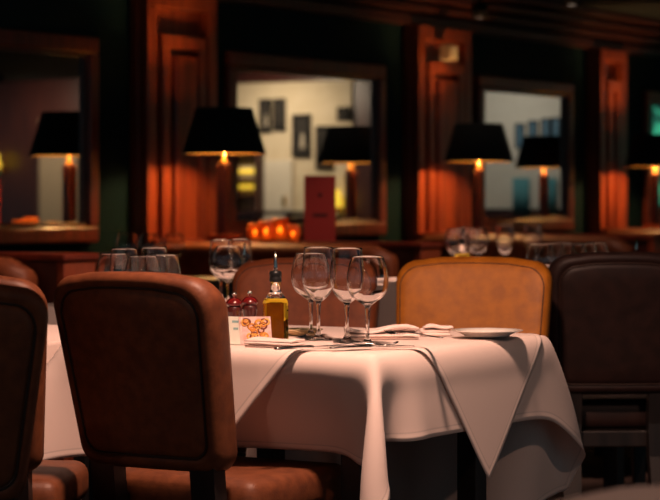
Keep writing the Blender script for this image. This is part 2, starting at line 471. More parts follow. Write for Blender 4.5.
# ------------------------------------------------------------------ light fixtures
def downlight(loc, energy, label, stem=0.0, target=None, angle=110, color=WARM, blend=0.6, size=0.05):
    t = thing('ceiling_spotlight', label, 'ceiling light', loc, 0, 'ceiling spotlights')
    z = 0.0
    top = CEIL - loc[2]
    lathe('can', [(0.0, 0.09), (0.045, 0.09), (0.05, 0.08), (0.05, 0.0), (0.044, 0.0), (0.044, 0.015), (0.0, 0.015)], 'frame_black', t, 24)
    lathe('glow_disc', [(0.0, 0.012), (0.042, 0.012), (0.042, 0.006), (0.0, 0.006)], 'downlight_glow', t, 24)
    if top > 0.1:
        lathe('stem', [(0.0, 0.088), (0.009, 0.088), (0.009, top), (0.0, top)], 'frame_black', t, 10)
        lathe('ceiling_rose', [(0.0, top - 0.02), (0.04, top - 0.02), (0.04, top), (0.0, top)], 'frame_black', t, 20)
    ld = bpy.data.lights.new('spot_light', 'SPOT')
    ld.energy = energy; ld.color = color; ld.spot_size = math.radians(angle); ld.spot_blend = blend; ld.shadow_soft_size = size
    lo = bpy.data.objects.new('spot_light', ld); COL.objects.link(lo)
    lo.parent = t; lo.location = (0, 0, -0.01)
    if target is not None:
        v = Vector(target) - Vector(loc)
        lo.rotation_euler = v.to_track_quat('-Z', 'Y').to_euler()
    return t

A = Vector((0.099, 5.04, 0.0))
AB, AC = 0.89, 0.90
ZT = 0.74
TC = A + D * (AB / 2) - N * (AC / 2)
downlight((0.08, 4.44, 2.36), E_TABLE, 'ceiling spotlight nearest the white table in the foreground', target=(0.05, 5.6, 0.75), angle=85, size=0.09)
downlight((1.9, 3.3, 2.36), 55.0, 'ceiling spotlight to the right of the camera', target=(0.95, 5.5, 0.4), angle=50)
downlight((-0.9, 1.6, 2.36), 42.0, 'added fill spotlight left of the camera', target=(-0.45, 5.1, 0.62), angle=30, blend=1.0)  # fill light added to brighten the left chair's back
nbl = A + D * 0.5 - N * 1.3
downlight((nbl.x, nbl.y, 2.36), 70.0, 'added unseen spotlight above the glasses behind the left chair', target=(nbl.x, nbl.y, 0.7), angle=36)  # added to brighten the glasses behind the chair, source unseen
downlight(tuple(RP(11.7, 2.1, 2.36)), 40.0, 'added unseen spotlight aimed at the bench below the second lamp', target=RP(12.5, 1.35, 0.7), angle=46)  # unseen lamp added to bring up the leather of the bench
downlight((0.8, 2.2, 2.36), 22.0, 'added unseen spotlight above the table close to the camera', target=(0.6, 2.4, 0.74), angle=50)  # added out of view so the near cloth is lit
downlight(tuple(RP(6.9, 2.75, 2.36)), 130.0, 'added unseen spotlight aimed at the divider end at the left', target=RP(7.15, 1.7, 0.75), angle=42)  # unseen, added to redden and lift the left end panel
downlight(tuple(RP(9.7, 2.75, 2.36)), 90.0, 'added unseen spotlight aimed at the divider end below the first lamp', target=RP(9.9, 1.6, 0.8), angle=46)  # same kind of added lamp for the second end panel
downlight(tuple(RP(6.6, 3.0, 2.36)), E_ROW, 'added unseen spotlight above the table behind the oil bottle', target=RP(6.6, 3.0, 0.7), angle=48)  # unseen lamp put in for sparkle on the glasses
downlight(tuple(RP(8.4, 2.9, 2.36)), E_ROW * 1.8, 'added unseen spotlight above the table behind the tan chair', target=RP(8.4, 2.9, 0.7), angle=48)  # another unseen lamp, put in so these glasses sparkle
downlight(tuple(at(480, 14.5, 2.23)), 2.0, 'ceiling spotlight in front of the central pilaster', angle=90)
downlight(tuple(at(572, 15.0, 2.35)), 2.0, 'ceiling spotlight left of the cornice glow', angle=90)
for px, lab in ((58, 'added unseen spotlight over the beige door of the far wall'), (288, 'ceiling spotlight washing the far wall pictures'), (520, 'ceiling spotlight washing the pale far wall panel')):  # the door's spotlight is added, only to lift the beige leaf
    k, _ = refl(px, 150)
    downlight(tuple(RP(S1 - 1.1, k, 2.36)), E_END * (0.6 if px < 100 else 1.0 if px < 400 else 0.32), lab, target=RP(S1, k, 1.3), angle=150, blend=1.0, color=(1.0, 0.80, 0.58) if px < 400 else (1.0, 0.95, 0.86))

# ------------------------------------------------------------------ booth dividers with benches and lamps
DIV_S = (7.15, 9.95, 12.75, 15.45)
DIV_LEN = 1.78
DIV_Z = 0.87
names = ('at the left photo edge', 'below the first lamp', 'below the second lamp', 'below the third lamp')
for i, s in enumerate(DIV_S):
    t = thing('booth_divider', 'mahogany booth divider standing out from the wall ' + names[i], 'divider', RP(s, 0.125, 0), ROOM_ROT, 'booth dividers')
    Lh = DIV_LEN - 0.125
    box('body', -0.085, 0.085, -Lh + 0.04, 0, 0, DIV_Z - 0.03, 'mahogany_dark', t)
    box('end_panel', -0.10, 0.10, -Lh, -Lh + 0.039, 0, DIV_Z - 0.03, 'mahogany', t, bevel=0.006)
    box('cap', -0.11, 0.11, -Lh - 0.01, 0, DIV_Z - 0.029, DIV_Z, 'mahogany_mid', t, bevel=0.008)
    # bench on the near side, its back against the divider
    if i < 4:
        lm = 'leather_russet' if i < 2 else 'leather_brown'
        bt = thing('booth_bench', 'leather booth bench against the divider ' + names[i], 'bench', RP(s - 0.115, 0.16, 0), ROOM_ROT, 'booth benches')
        Bl = 1.50
        bm = bmesh.new()
        prof = [(0.0, 0.40), (-0.14, 0.40), (-0.12, 0.60), (-0.10, 0.74), (-0.125, 0.79), (-0.12, 0.835), (-0.08, 0.86), (-0.03, 0.86), (0.0, 0.83)]
        rows = []
        nn = 14
        for q in range(nn + 1):
            y = -Bl * q / nn
            e = 1.0
            dist_end = min(q, nn - q) / 1.5
            sc = 1.0 - 0.12 * max(0, 1 - dist_end) ** 2
            rows.append([bm.verts.new((x * sc, y, 0.40 + (z - 0.40) * sc)) for x, z in prof])
        for a, b_ in zip(rows, rows[1:]):
            for j in range(len(prof)):
                jj = (j + 1) % len(prof)
                bm.faces.new((a[j], a[jj], b_[jj], b_[j]))
        bm.faces.new(rows[0]); bm.faces.new(rows[-1])
        bo = obj('backrest', from_bm(bm, 'backrest'), lm, bt)
        box('seat', -0.58, -0.10, -Bl, 0, 0.31, 0.455, lm, bt, bevel=0.04, seg=4)
        box('plinth', -0.54, -0.02, -Bl + 0.02, -0.02, 0, 0.31, 'mahogany_dark', bt)

def table_lamp(px, dist, label):
    s = wall_s(px, dist)
    t = thing('table_lamp', label, 'lamp', RP(s, dist, DIV_Z), ROOM_ROT, 'black shaded lamps on the dividers')
    box('base', -0.07, 0.07, -0.07, 0.07, 0, 0.03, 'mahogany', t, bevel=0.008)
    box('column', -0.028, 0.028, -0.028, 0.028, 0.03, 0.40, 'mahogany_dark', t, bevel=0.005)
    lathe('neck', [(0, 0.40), (0.022, 0.40), (0.025, 0.41), (0.012, 0.42), (0.010, 0.49), (0.0, 0.49)], 'brass', t, 16)
    lathe('bulb', [(0, 0.49), (0.014, 0.495), (0.028, 0.53), (0.028, 0.55), (0.015, 0.575), (0, 0.58)], 'bulb', t, 16)
    r0, r1, z0, z1 = 0.222, 0.150, 0.452, 0.692
    sh = lathe('lamp_shade', [(r0, z0), (r1, z1), (r1 - 0.004, z1), (r0 - 0.004, z0), (r0, z0)], 'shade_black', t, 40)
    lathe('shade_lining', [(r0 - 0.0045, z0 + 0.002), (r1 - 0.0045, z1 - 0.002), (r1 - 0.006, z1 - 0.002), (r0 - 0.006, z0 + 0.002), (r0 - 0.0045, z0 + 0.002)], 'shade_gold', sh, 40)
    for q in range(3):
        a = q * 2 * PI / 3
        ro = obj('spider_arm', tube_mesh('spider_arm', [(0.0, 0.0, 0.665), (0.15 * math.cos(a), 0.15 * math.sin(a), 0.665)], 0.003, 6), 'brass', sh)
    ld = bpy.data.lights.new('lamp_light', 'POINT'); ld.energy = E_LAMP; ld.color = AMBER; ld.shadow_soft_size = 0.036
    lo = bpy.data.objects.new('lamp_light', ld); COL.objects.link(lo); lo.parent = t; lo.location = (0.0, 0, 0.537)
    return t
table_lamp(224, 0.53, 'black shaded lamp on a wooden column, largest, left of the central mirror')
table_lamp(479, 0.49, 'black shaded lamp on a wooden column in front of the central pilaster')
table_lamp(655, 0.47, 'black shaded lamp on a wooden column at the right photo edge')

# small box on the pilaster beside the central mirror
t = thing('wall_speaker', 'small beige square box high on the central pilaster', 'speaker', RP(wall_s(437, 0.12), 0.165, 1.98), ROOM_ROT)
box('housing', -0.05, 0.05, -0.08, 0.0, 0, 0.10, 'box_beige', t, bevel=0.008)
box('grille', -0.04, 0.04, -0.086, -0.078, 0.01, 0.09, 'photo_pale', t, bevel=0.002)
box('bracket', -0.015, 0.015, 0.0, 0.035, 0.04, 0.06, 'frame_black', t)

# ------------------------------------------------------------------ chairs
def rr_outline(w_top, w_bot, h, r_top, r_bot, arch, n=7):
    pts = []
    def corner(cx, cz, r, a0):
        for i in range(n + 1):
            a = a0 + (PI / 2) * i / n
            pts.append((cx + r * math.cos(a), cz + r * math.sin(a)))
    corner(w_top/2 - r_top, h - r_top, r_top, 0)
    for i in range(1, 6):
        x = (w_top/2 - r_top) * (1 - i / 3.0)
        pts.append((x, h + arch * (1 - (x / (w_top/2)) ** 2)))
    corner(-w_top/2 + r_top, h - r_top, r_top, PI / 2)
    for i in range(1, 6):
        f = i / 6.0
        pts.append((-(w_top/2 + (w_bot/2 - w_top/2) * f), (h - r_top) * (1 - f) + r_bot * f))
    corner(-w_bot/2 + r_bot, r_bot, r_bot, PI)
    for i in range(1, 6):
        pts.append(((w_bot/2 - r_bot) * (-1 + i / 3.0), 0))
    corner(w_bot/2 - r_bot, r_bot, r_bot, 3 * PI / 2)
    for i in range(1, 6):
        f = i / 6.0
        pts.append(((w_bot/2 + (w_top/2 - w_bot/2) * f), r_bot * (1 - f) + (h - r_top) * f))
    return pts

CH_TOP = 0.915
def chair(name, label, loc, rotz, leather, top=CH_TOP, wt=0.43, wb=0.385, lean=13, pipe='piping_dark', cat='chair', z_back=0.49):
    t = thing(name, label, cat, (loc[0], loc[1], 0), rotz, 'leather dining chairs')
    H = top - z_back
    out = rr_outline(wt, wb, H, 0.065, 0.045, 0.010)
    cz = H * 0.5
    tl = math.tan(math.radians(lean))
    def place(x, y, z):
        return (x, y + 0.28 * x * x - tl * z, z_back + z)
    rings = [(-0.046, 0.80), (-0.047, 0.62), (-0.047, 0.40), (-0.046, 0.22), (-0.042, 0.165), (-0.037, 0.15), (-0.041, 0.125), (-0.044, 0.085), (-0.036, 0.03), (-0.020, 0.0),
             (0.018, 0.0), (0.036, 0.03), (0.044, 0.085), (0.047, 0.16), (0.050, 0.30), (0.053, 0.55), (0.054, 0.80)]
    bm = bmesh.new(); R = []
    for y, ins in rings:
        # inset in units of the half width, the same metres on every side
        m_ = ins * wt / 2
        kx = 1 - m_ / (wt / 2); kz = 1 - m_ / (H / 2)
        R.append([bm.verts.new(place(x * kx, y, cz + (z - cz) * kz)) for x, z in out])
    for a, b_ in zip(R, R[1:]):
        for i in range(len(out)):
            j = (i + 1) % len(out)
            bm.faces.new((a[i], a[j], b_[j], b_[i]))
    for ring, y in ((R[0], -0.046), (R[-1], 0.054)):
        c = bm.verts.new(place(0, y, cz))
        for i in range(len(ring)):
            bm.faces.new((ring[i], ring[(i + 1) % len(ring)], c))
    back = obj('backrest', from_bm(bm, 'backrest'), leather, t)
    for y, ins in ((-0.042, 0.15), (0.0425, 0.075)):
        m_ = ins * wt / 2
        kx = 1 - m_ / (wt / 2); kz = 1 - m_ / (H / 2)
        obj('piping', tube_mesh('piping', [place(x * kx, y, cz + (z - cz) * kz) for x, z in out], 0.0028 if y < 0 else 0.0018, 6, True), pipe, back)
    # seat cushion
    bm = bmesh.new(); add_box(bm, -0.215, 0.215, 0.055, 0.475, 0.375, 0.468, 0.032, 4)
    for v in bm.verts:
        if v.co.z > 0.44:
            v.co.z += 0.012 * (1 - (v.co.x / 0.215) ** 2) * (1 - ((v.co.y - 0.265) / 0.21) ** 2)
    seat = obj('seat', from_bm(bm, 'seat'), leather, t)
    rim = [(-0.205, 0.07), (0.205, 0.07), (0.205, 0.465), (-0.205, 0.465)]
    box('seat_frame', -0.20, 0.20, 0.02, 0.46, 0.325, 0.376, 'dark_leg', t, bevel=0.005)
    for sx in (-1, 1):
        box('leg', sx * 0.165 - 0.022, sx * 0.165 + 0.022, 0.41, 0.454, 0, 0.326, 'dark_leg', t, bevel=0.004, taper=0.7)
        bm = bmesh.new()   # rear leg rises into the back as an upright
        sec = [(0.0, -0.07, 0.022), (0.30, 0.0, 0.030), (0.40, 0.005, 0.032), (0.53, -0.010, 0.032), (0.60, -0.026, 0.022)]
        rr = []
        for z, y, hw in sec:
            rr.append([bm.verts.new((sx * 0.135 + a * hw, y + b_ * 0.022, z)) for a, b_ in ((-1, -1), (1, -1), (1, 1), (-1, 1))])
        for a, b_ in zip(rr, rr[1:]):
            for i in range(4): bm.faces.new((a[i], a[(i + 1) % 4], b_[(i + 1) % 4], b_[i]))
        bm.faces.new(rr[0]); bm.faces.new(rr[-1])
        obj('leg', from_bm(bm, 'leg', False), 'dark_leg', t)
    return t

lc = A - D * 0.235 - N * 0.415
left_chair = chair('dining_chair', 'brown leather dining chair seen from behind at the white table', lc, -TH, 'leather_brown')
chair('dining_chair', 'bright tan leather dining chair facing the camera across the white table', at(470, 6.66, 0), PI - math.radians(14), 'leather_tan', top=0.904, wt=0.458, wb=0.432)
chair('dining_chair', 'russet leather dining chair behind the oil bottle and wine glasses', at(302, 6.85, 0), PI - math.radians(12), 'leather_russet', top=0.897, wt=0.45, wb=0.42)
chair('dining_chair', 'brown leather dining chair with shade put into its colour at the right photo edge', at(614, 7.0, 0), math.radians(4), 'leather_shaded', wt=0.435, wb=0.41)
chair('dining_chair', 'brown leather dining chair at the left photo edge, behind another chair', (-0.812, 4.97), math.radians(-4), 'leather_brown')
chair('dining_chair', 'brown leather dining chair cut by the left photo edge, nearest of the left pair', (-0.775, 4.42), math.radians(24), 'leather_brown')

# ------------------------------------------------------------------ tables
def dining_table(label, center, lx, ly, zt, rot=ROOM_ROT):
    t = thing('dining_table', label, 'table', (center[0], center[1], 0), rot, 'dining tables')
    box('tabletop', -lx/2, lx/2, -ly/2, ly/2, zt - 0.035, zt, 'dark_leg', t, bevel=0.006)
    box('apron', -lx/2 + 0.085, lx/2 - 0.085, -ly/2 + 0.085, ly/2 - 0.085, zt - 0.10, zt - 0.0352, 'dark_leg', t)
    for sx in (-1, 1):
        for sy in (-1, 1):
            box('leg', sx * (lx/2 - 0.14) - 0.028, sx * (lx/2 - 0.14) + 0.028, sy * (ly/2 - 0.12) - 0.028, sy * (ly/2 - 0.12) + 0.028, 0, zt - 0.1002, 'dark_leg', t)
    return t
ZTOP = ZT - 0.005
dining_table('dark wooden table under the draped white cloths in the foreground', TC, AB - 0.06, AC - 0.06, ZTOP)

# simple draped cloth for tables further off: flat top, rounded edge and a wavy skirt
def draped(name, label, center, lx, ly, zt, drop, rot=ROOM_ROT, seed=0, full=1.0):
    rnd = random.Random(seed)
    bm = bmesh.new()
    n = 120
    def per(u, grow):
        # superellipse-ish rounded rectangle
        a = 2 * PI * u
        c, s_ = math.cos(a), math.sin(a)
        m_ = (abs(c) ** 14 + abs(s_) ** 14) ** (-1 / 14.0)
        return c * m_ * (lx/2 + grow), s_ * m_ * (ly/2 + grow), abs(c * s_)
    levels = [(0.0, 0.0), (0.004, -0.001), (0.007, -0.005), (0.008, -0.012)] + [(0.008, -drop * f) for f in (0.15, 0.3, 0.5, 0.7, 0.85, 1.0)]
    ph = rnd.random() * 6
    rings = []
    for g, dz in levels:
        f = max(0, (-dz - 0.012) / drop)
        ring = []
        for i in range(n):
            u = i / n
            x, y, cs = per(u, g)
            wv = full * f * (0.030 * math.sin(2 * PI * 9 * u + ph) + 0.05 * (2 * cs) ** 6 + 0.035)
            l = math.hypot(x, y)
            ext = 1 + f * 0.25 * (2 * cs) ** 8
            ring.append(bm.verts.new((x + x / l * wv, y + y / l * wv, zt + dz * ext)))
        rings.append(ring)
    for a, b_ in zip(rings, rings[1:]):
        for i in range(n):
            j = (i + 1) % n
            bm.faces.new((a[i], a[j], b_[j], b_[i]))
    bm.faces.new(rings[0])
    me = from_bm(bm, name)
    me.polygons[len(me.polygons) - 1].use_smooth = False
    o = obj(name, me, 'linen_napkin', None, (center[0], center[1], 0), (0, 0, rot))
    return tag(o, label, 'tablecloth', 'white tablecloths')

ZN = 0.728
def far_table(label, clabel, center, lx, ly, zt=ZN, seed=0, cloth=True, full=1.0):
    dining_table(label, center, lx - (0.07 if cloth else 0), ly - (0.07 if cloth else 0), zt - 0.0035)
    if cloth: draped('tablecloth', clabel, center, lx + 0.004, ly + 0.004, zt, 0.22, seed=seed, full=full)
nb = A + D * 0.43 - N * 1.485
far_table('dark wooden table behind the back of the left chair', 'white cloth on the table behind the left chair', nb, 0.66, 0.88, seed=1, full=0.2)
T2 = RP(6.35, 2.85)
far_table('dark wooden table behind the russet chair', 'white cloth on the table behind the russet chair', T2, 0.8, 0.8, seed=2)
T3 = RP(8.6, 2.95)
far_table('dark wooden table behind the tan chair', 'white cloth on the table behind the tan chair', T3, 0.8, 0.9, zt=0.752, seed=3)
T4 = at(578, 8.22, 0)
far_table('dark wooden table behind the shadowed right chair', 'white cloth on the table behind the shadowed right chair', T4, 0.8, 0.8, seed=4)
T5 = RP(8.42, 0.95)
far_table('dark wooden booth table in front of the left pilaster', '', T5, 0.7, 1.2, cloth=False)
# near table at the bottom right corner: its far corner shows
nt_far = Vector((0.36, 2.79, 0))
nc = nt_far - D * 0.42 + N * 0.42
far_table('dark wooden table close to the camera at the bottom right', 'white cloth of the near table showing at the bottom right edge', nc, 0.80, 0.80, zt=ZT, seed=5)

# ------------------------------------------------------------------ cloth simulation for the main table
def grid_cloth(name, sx, sy, step, rot, z, pin, shift=(0, 0)):
    nx, ny = int(round(sx / step)), int(round(sy / step))
    bm = bmesh.new(); V = []
    c, s = math.cos(rot), math.sin(rot)
    for j in range(ny + 1):
        for i in range(nx + 1):
            x, y = -sx/2 + sx * i / nx, -sy/2 + sy * j / ny
            V.append(bm.verts.new((x * c - y * s + shift[0], x * s + y * c + shift[1], z)))
    for j in range(ny):
        for i in range(nx):
            a = j * (nx + 1) + i
            bm.faces.new((V[a], V[a + 1], V[a + nx + 2], V[a + nx + 1]))
    me = bpy.data.meshes.new(name); bm.to_mesh(me); bm.free()
    att = me.attributes.new('hem', 'FLOAT', 'POINT')
    for j in range(ny + 1):
        for i in range(nx + 1):
            att.data[j * (nx + 1) + i].value = min(min(i, nx - i) * sx / nx, min(j, ny - j) * sy / ny)
    o = bpy.data.objects.new(name, me); COL.objects.link(o)
    return o

LONG, SHORT, AC_DROP = 0.42, 0.185, 0.243
hx, hy = AB/2 - 0.012, AC/2 - 0.012

def settle(rest, nx, ny, pinned, force, steps=260, iters=14, dt=1/50.0, gap=0.013, under=None):
    """position based cloth on a grid, hung over the rounded table top"""
    P = rest.reshape(ny + 1, nx + 1, 3).copy()
    Rr = P.copy(); V0 = P.copy()
    free = (~pinned).reshape(ny + 1, nx + 1).astype(float)
    pairs = []
    def add(sa, sb, k):
        pairs.append((sa, sb, np.linalg.norm(Rr[sa] - Rr[sb], axis=-1), k))
    S = slice
    for o in (0, 1):
        add((S(None), S(o, nx, 2)), (S(None), S(o + 1, nx + 1, 2)), 1.0)
        add((S(o, ny, 2), S(None)), (S(o + 1, ny + 1, 2), S(None)), 1.0)
        add((S(0, ny), S(o, nx, 2)), (S(1, ny + 1), S(o + 1, nx + 1, 2)), 0.35)
        add((S(0, ny), S(o + 1, nx + 1, 2)), (S(1, ny + 1), S(o, nx, 2)), 0.35)
    for st in (2, 4):
        for o in range(0, 2 * st):
            na = len(range(o, nx + 1 - st, 2 * st)); nb_ = len(range(o, ny + 1 - st, 2 * st))
            if o < st or True:
                ia = np.arange(o, nx + 1 - st, 2 * st)
                if len(ia): add((S(None), ia), (S(None), ia + st), 0.10)
                ib = np.arange(o, ny + 1 - st, 2 * st)
                if len(ib): add((ib, S(None)), (ib + st, S(None)), 0.10)
    bx = np.array((AB/2, AC/2, 0.02)) - 0.010
    cz = np.array((0, 0, ZT - 0.025))
    acc = force(Rr)
    for step in range(steps):
        ramp = min(1.0, step / 60.0)
        a_ = acc * ramp
        a_[..., 2] = acc[..., 2]
        vel = (P - V0) * (0.965 if step < steps - 60 else 0.90)
        V0 = P.copy()
        P = P + (vel + a_ * dt * dt) * free[..., None]
        for it in range(iters):
            for sa, sb, L0, k in pairs:
                d_ = P[sb] - P[sa]
                l = np.sqrt((d_ * d_).sum(-1)) + 1e-9
                wa, wb = free[sa], free[sb]
                w_ = wa + wb
                w_ = np.where(w_ == 0, 1, w_)
                c_ = ((l - L0) / l / w_ * k)[..., None] * d_
                P[sa] += c_ * wa[..., None]
                P[sb] -= c_ * wb[..., None]
            if it % 3 == 2 or it == iters - 1:
                q = P - cz
                aq = np.abs(q) - bx
                out = np.maximum(aq, 0)
                dist = np.sqrt((out * out).sum(-1)) + np.minimum(aq.max(-1), 0)
                hit = (dist < gap) & (free > 0)
                if hit.any():
                    qq = q[hit]; oo = out[hit]; aa = aq[hit]
                    inside = (aa.max(-1) <= 0)
                    g_ = oo * np.sign(qq)
                    # points inside leave by the nearest face
                    idx = aa.argmax(-1)
                    gi = np.zeros_like(g_); gi[np.arange(len(idx)), idx] = np.sign(qq[np.arange(len(idx)), idx])
                    g_ = np.where(inside[:, None], gi, g_)
                    g_ /= (np.linalg.norm(g_, axis=-1, keepdims=True) + 1e-9)
                    P[hit] += g_ * (gap - dist[hit])[:, None] * 0.8
                    V0[hit] += (P[hit] - V0[hit]) * 0.25
        if under is not None and step > 20:
            # stay on the outer side of the cloth below
            kd, bp_, bn_ = under
            Pf = P.reshape(-1, 3); Vf = V0.reshape(-1, 3)
            cand = np.nonzero((free.ravel() > 0))[0]
            for vi in cand:
                c_, bi, dd_ = kd.find(Pf[vi])
                if dd_ < 0.035:
                    sd = float(np.dot(Pf[vi] - bp_[bi], bn_[bi]))
                    if sd < 0.005:
                        Pf[vi] += bn_[bi] * (0.005 - sd)
                        Vf[vi] += (Pf[vi] - Vf[vi]) * 0.3
            P = Pf.reshape(P.shape); V0 = Vf.reshape(P.shape)
    for it in range(2 if under is None else 0):      # soften pinched folds
        Q = P.copy()
        Q[1:-1, 1:-1] = (P[:-2, 1:-1] + P[2:, 1:-1] + P[1:-1, :-2] + P[1:-1, 2:]) / 4
        P = P + (Q - P) * 0.5 * free[..., None]
    return P.reshape(-1, 3)

def smooth01(x, a, b_):
    t_ = np.clip((x - a) / (b_ - a), 0, 1)
    return t_ * t_ * (3 - 2 * t_)

def base_force(Rr):
    x, y = Rr[..., 0], Rr[..., 1]
    f = np.zeros_like(Rr); f[..., 2] = -9.8
    # knees and the tucked-in chair push the linen under on the chair side
    f[..., 0] += 6.5 * smooth01(-x, AB/2, AB/2 + 0.08) * smooth01(y, -0.44, -0.28) * smooth01(-y, -0.36, -0.06)
    # the left corner hangs open
    c3 = smooth01(-x, AB/2 - 0.02, AB/2 + 0.08) * smooth01(y, AC/2 - 0.02, AC/2 + 0.06)
    f[..., 0] -= 5.0 * c3
    f[..., 1] += 7.0 * c3
    # the far right corner stands out and folds back
    c1 = smooth01(x, AB/2 - 0.10, AB/2 + 0.06) * smooth01(-y, AC/2, AC/2 + 0.08)
    f[..., 0] += 13.0 * c1
    f[..., 1] += 4.0 * smooth01(x, AB/2 + 0.10, AB/2 + 0.22) * smooth01(-y, AC/2 - 0.05, AC/2 + 0.06)
    return f

base = grid_cloth('tablecloth', AB + LONG + AC_DROP, AC + 2 * SHORT, 0.02, 0.0, ZT, lambda x, y: abs(x) < hx and abs(y) < hy, shift=((LONG - AC_DROP) / 2, 0))
base.location = (TC.x, TC.y, 0); base.rotation_euler = (0, 0, ROOM_ROT)
bnx, bny = int(round((AB + LONG + AC_DROP) / 0.02)), int(round((AC + 2 * SHORT) / 0.02))
co = np.array([v.co[:] for v in base.data.vertices])
pin_mask = (np.abs(co[:, 0]) < hx) & (np.abs(co[:, 1]) < hy)
res = settle(co, bnx, bny, pin_mask, base_force)
base.data.vertices.foreach_set('co', res.astype(np.float32).ravel())
base.data.update()
tag(base, 'long white tablecloth hanging in corner folds from the foreground table', 'tablecloth', 'white tablecloths')
base.data.materials.append(MATS['linen'])
OV = 1.075
ON = 60
over = grid_cloth('overlay_cloth', OV, OV, OV / ON, PI / 4, ZT + 0.0028, lambda x, y: False, shift=(0.064, 0.01))
over.location = (TC.x, TC.y, 0); over.rotation_euler = (0, 0, ROOM_ROT)
from mathutils.kdtree import KDTree
G = res.reshape(bny + 1, bnx + 1, 3)
gx = np.gradient(G, axis=1); gy = np.gradient(G, axis=0)
bn = np.cross(gx, gy).reshape(-1, 3); bn /= (np.linalg.norm(bn, axis=1, keepdims=True) + 1e-9)
kd = KDTree(len(res))
for i_, p_ in enumerate(res): kd.insert(p_, i_)
kd.balance()
co = np.array([v.co[:] for v in over.data.vertices])
pin_mask = (np.abs(co[:, 0]) < hx - 0.004) & (np.abs(co[:, 1]) < hy - 0.004)
def over_force(Rr):
    f = np.zeros_like(Rr); f[..., 2] = -9.8
    return f
ores = settle(co, ON, ON, pin_mask, over_force, steps=200, gap=0.017, under=(kd, res, bn))
over.data.vertices.foreach_set('co', ores.astype(np.float32).ravel())
over.data.update()
tag(over, 'square white overlay cloth hanging in triangles over the foreground tablecloth', 'tablecloth', 'white tablecloths')
over.data.materials.append(MATS['linen'])
# settle the overlay's top just above the base cloth
for o in (base, over):
    me = o.data
    for p in me.polygons: p.use_smooth = True
    sm = o.modifiers.new('sub', 'SUBSURF'); sm.levels = 1; sm.render_levels = 1
    so = o.modifiers.new('thick', 'SOLIDIFY'); so.thickness = 0.0016; so.offset = 0
ZC = ZT + 0.0052       # top of the overlay cloth

# ------------------------------------------------------------------ tableware
def interp(prof, n):
    """Catmull-Rom through the profile points"""
    P = [Vector((r, z)) for r, z in prof]
    out = []
    for i in range(len(P) - 1):
        p0 = P[max(i - 1, 0)]; p1 = P[i]; p2 = P[i + 1]; p3 = P[min(i + 2, len(P) - 1)]
        for q in range(n):
            t = q / n
            v = 0.5 * ((2 * p1) + (p2 - p0) * t + (2 * p0 - 5 * p1 + 4 * p2 - p3) * t * t + (3 * p1 - p0 - 3 * p2 + p3) * t ** 3)
            out.append((max(v.x, 0.0), v.y))
    out.append((P[-1].x, P[-1].y))
    return out

def wine_glass_meshes(kind, n=40):
    if kind == 'round':
        Hh, rim, wide, bowl = 0.205, 0.0365, 0.0485, 0.112
    else:
        Hh, rim, wide, bowl = 0.222, 0.0350, 0.0405, 0.127
    zb = Hh - bowl
    outer = interp([(0.006, zb - 0.012), (0.0075, zb - 0.004), (0.020, zb + 0.006), (wide * 0.83, zb + bowl * 0.20), (wide, zb + bowl * 0.46), (wide * 0.93, zb + bowl * 0.75), (rim, Hh)], 5)
    th = 0.0011
    inner = interp([(0.0, zb + 0.004), (0.012, zb + 0.0055), (wide * 0.80, zb + bowl * 0.21), (wide - th, zb + bowl * 0.46), (wide * 0.93 - th, zb + bowl * 0.75), (rim - th, Hh)], 5)
    foot = [(0.0, 0.0), (0.032, 0.0), (0.0335, 0.0012), (0.032, 0.0025), (0.020, 0.0045), (0.009, 0.009), (0.0052, 0.018), (0.0043, 0.035), (0.0042, zb * 0.6), (0.0046, zb - 0.025)]
    prof = foot + outer + [(rim - th / 2, Hh + 0.0004)] + inner[::-1]
    # keep only distinct points
    bm = bmesh.new(); lathe_bm(bm, prof, n)
    return from_bm(bm, 'wine_glass_' + kind)
GL = {k: wine_glass_meshes(k) for k in ('round', 'tall')}

def wine_glass(kind, loc, label, rot=0.0, group='wine glasses'):
    o = obj('wine_glass', GL[kind], 'glass', None, loc, (0, 0, rot))
    return tag(o, label, 'wine glass', group)

g = 'wine glasses on the foreground table'
wine_glass('round', on_table(311, 337.0, ZC), 'round bowled wine glass, leftmost on the foreground table', group=g)
wine_glass('tall', on_table(318.5, 339.8, ZC), 'tall wine glass, second from left on the foreground table', group=g)
wine_glass('tall', on_table(347, 342.2, ZC), 'tall wine glass between two others, third on the foreground table', group=g)
wine_glass('round', on_table(367.5, 344.6, ZC), 'large round wine glass, rightmost on the foreground table', group=g)

g = 'wine glasses on tables further back'
Zn = ZN + 0.0005
for kind, px, Y, lab in (('tall', 124, 6.20, 'tall wine glass rising highest at left behind the brown chair back'), ('tall', 154, 6.35, 'tall wine glass rising highest at right behind the brown chair back'),
                         ('round', 114, 6.33, 'short round wine glass leftmost behind the brown chair back'), ('round', 143, 6.07, 'short round wine glass in the middle behind the brown chair back'),
                         ('round', 163, 6.22, 'short round wine glass rightmost behind the brown chair back')):
    wine_glass(kind, at(px, Y, Zn), lab, group=g)
for kind, px, Y, lab in (('round', 228, 7.30, 'nearest round wine glass behind the brown chair and left of the oil bottle'), ('tall', 221, 7.55, 'blurred tall wine glass left of the oil bottle, leftmost of its cluster'),
                         ('tall', 240, 7.62, 'blurred tall wine glass left of the oil bottle, rightmost of its cluster')):
    wine_glass(kind, at(px, Y, Zn), lab, group=g)
for kind, px, s, lab in (('round', 150, 8.30, 'blurred wine glass on the booth table, left of the pair above the left chair'), ('round', 174, 8.35, 'blurred wine glass on the booth table, right of the pair above the left chair'),
                         ('round', 127, 8.25, 'faint wine glass on the booth table, leftmost above the left chair')):
    r = (px - 330) / F
    mm = s * (r * D.y - D.x) / (N.x - r * N.y)
    p = D * s + N * mm; p.z = Zn - 0.0035
    wine_glass(kind, p, lab, group=g)
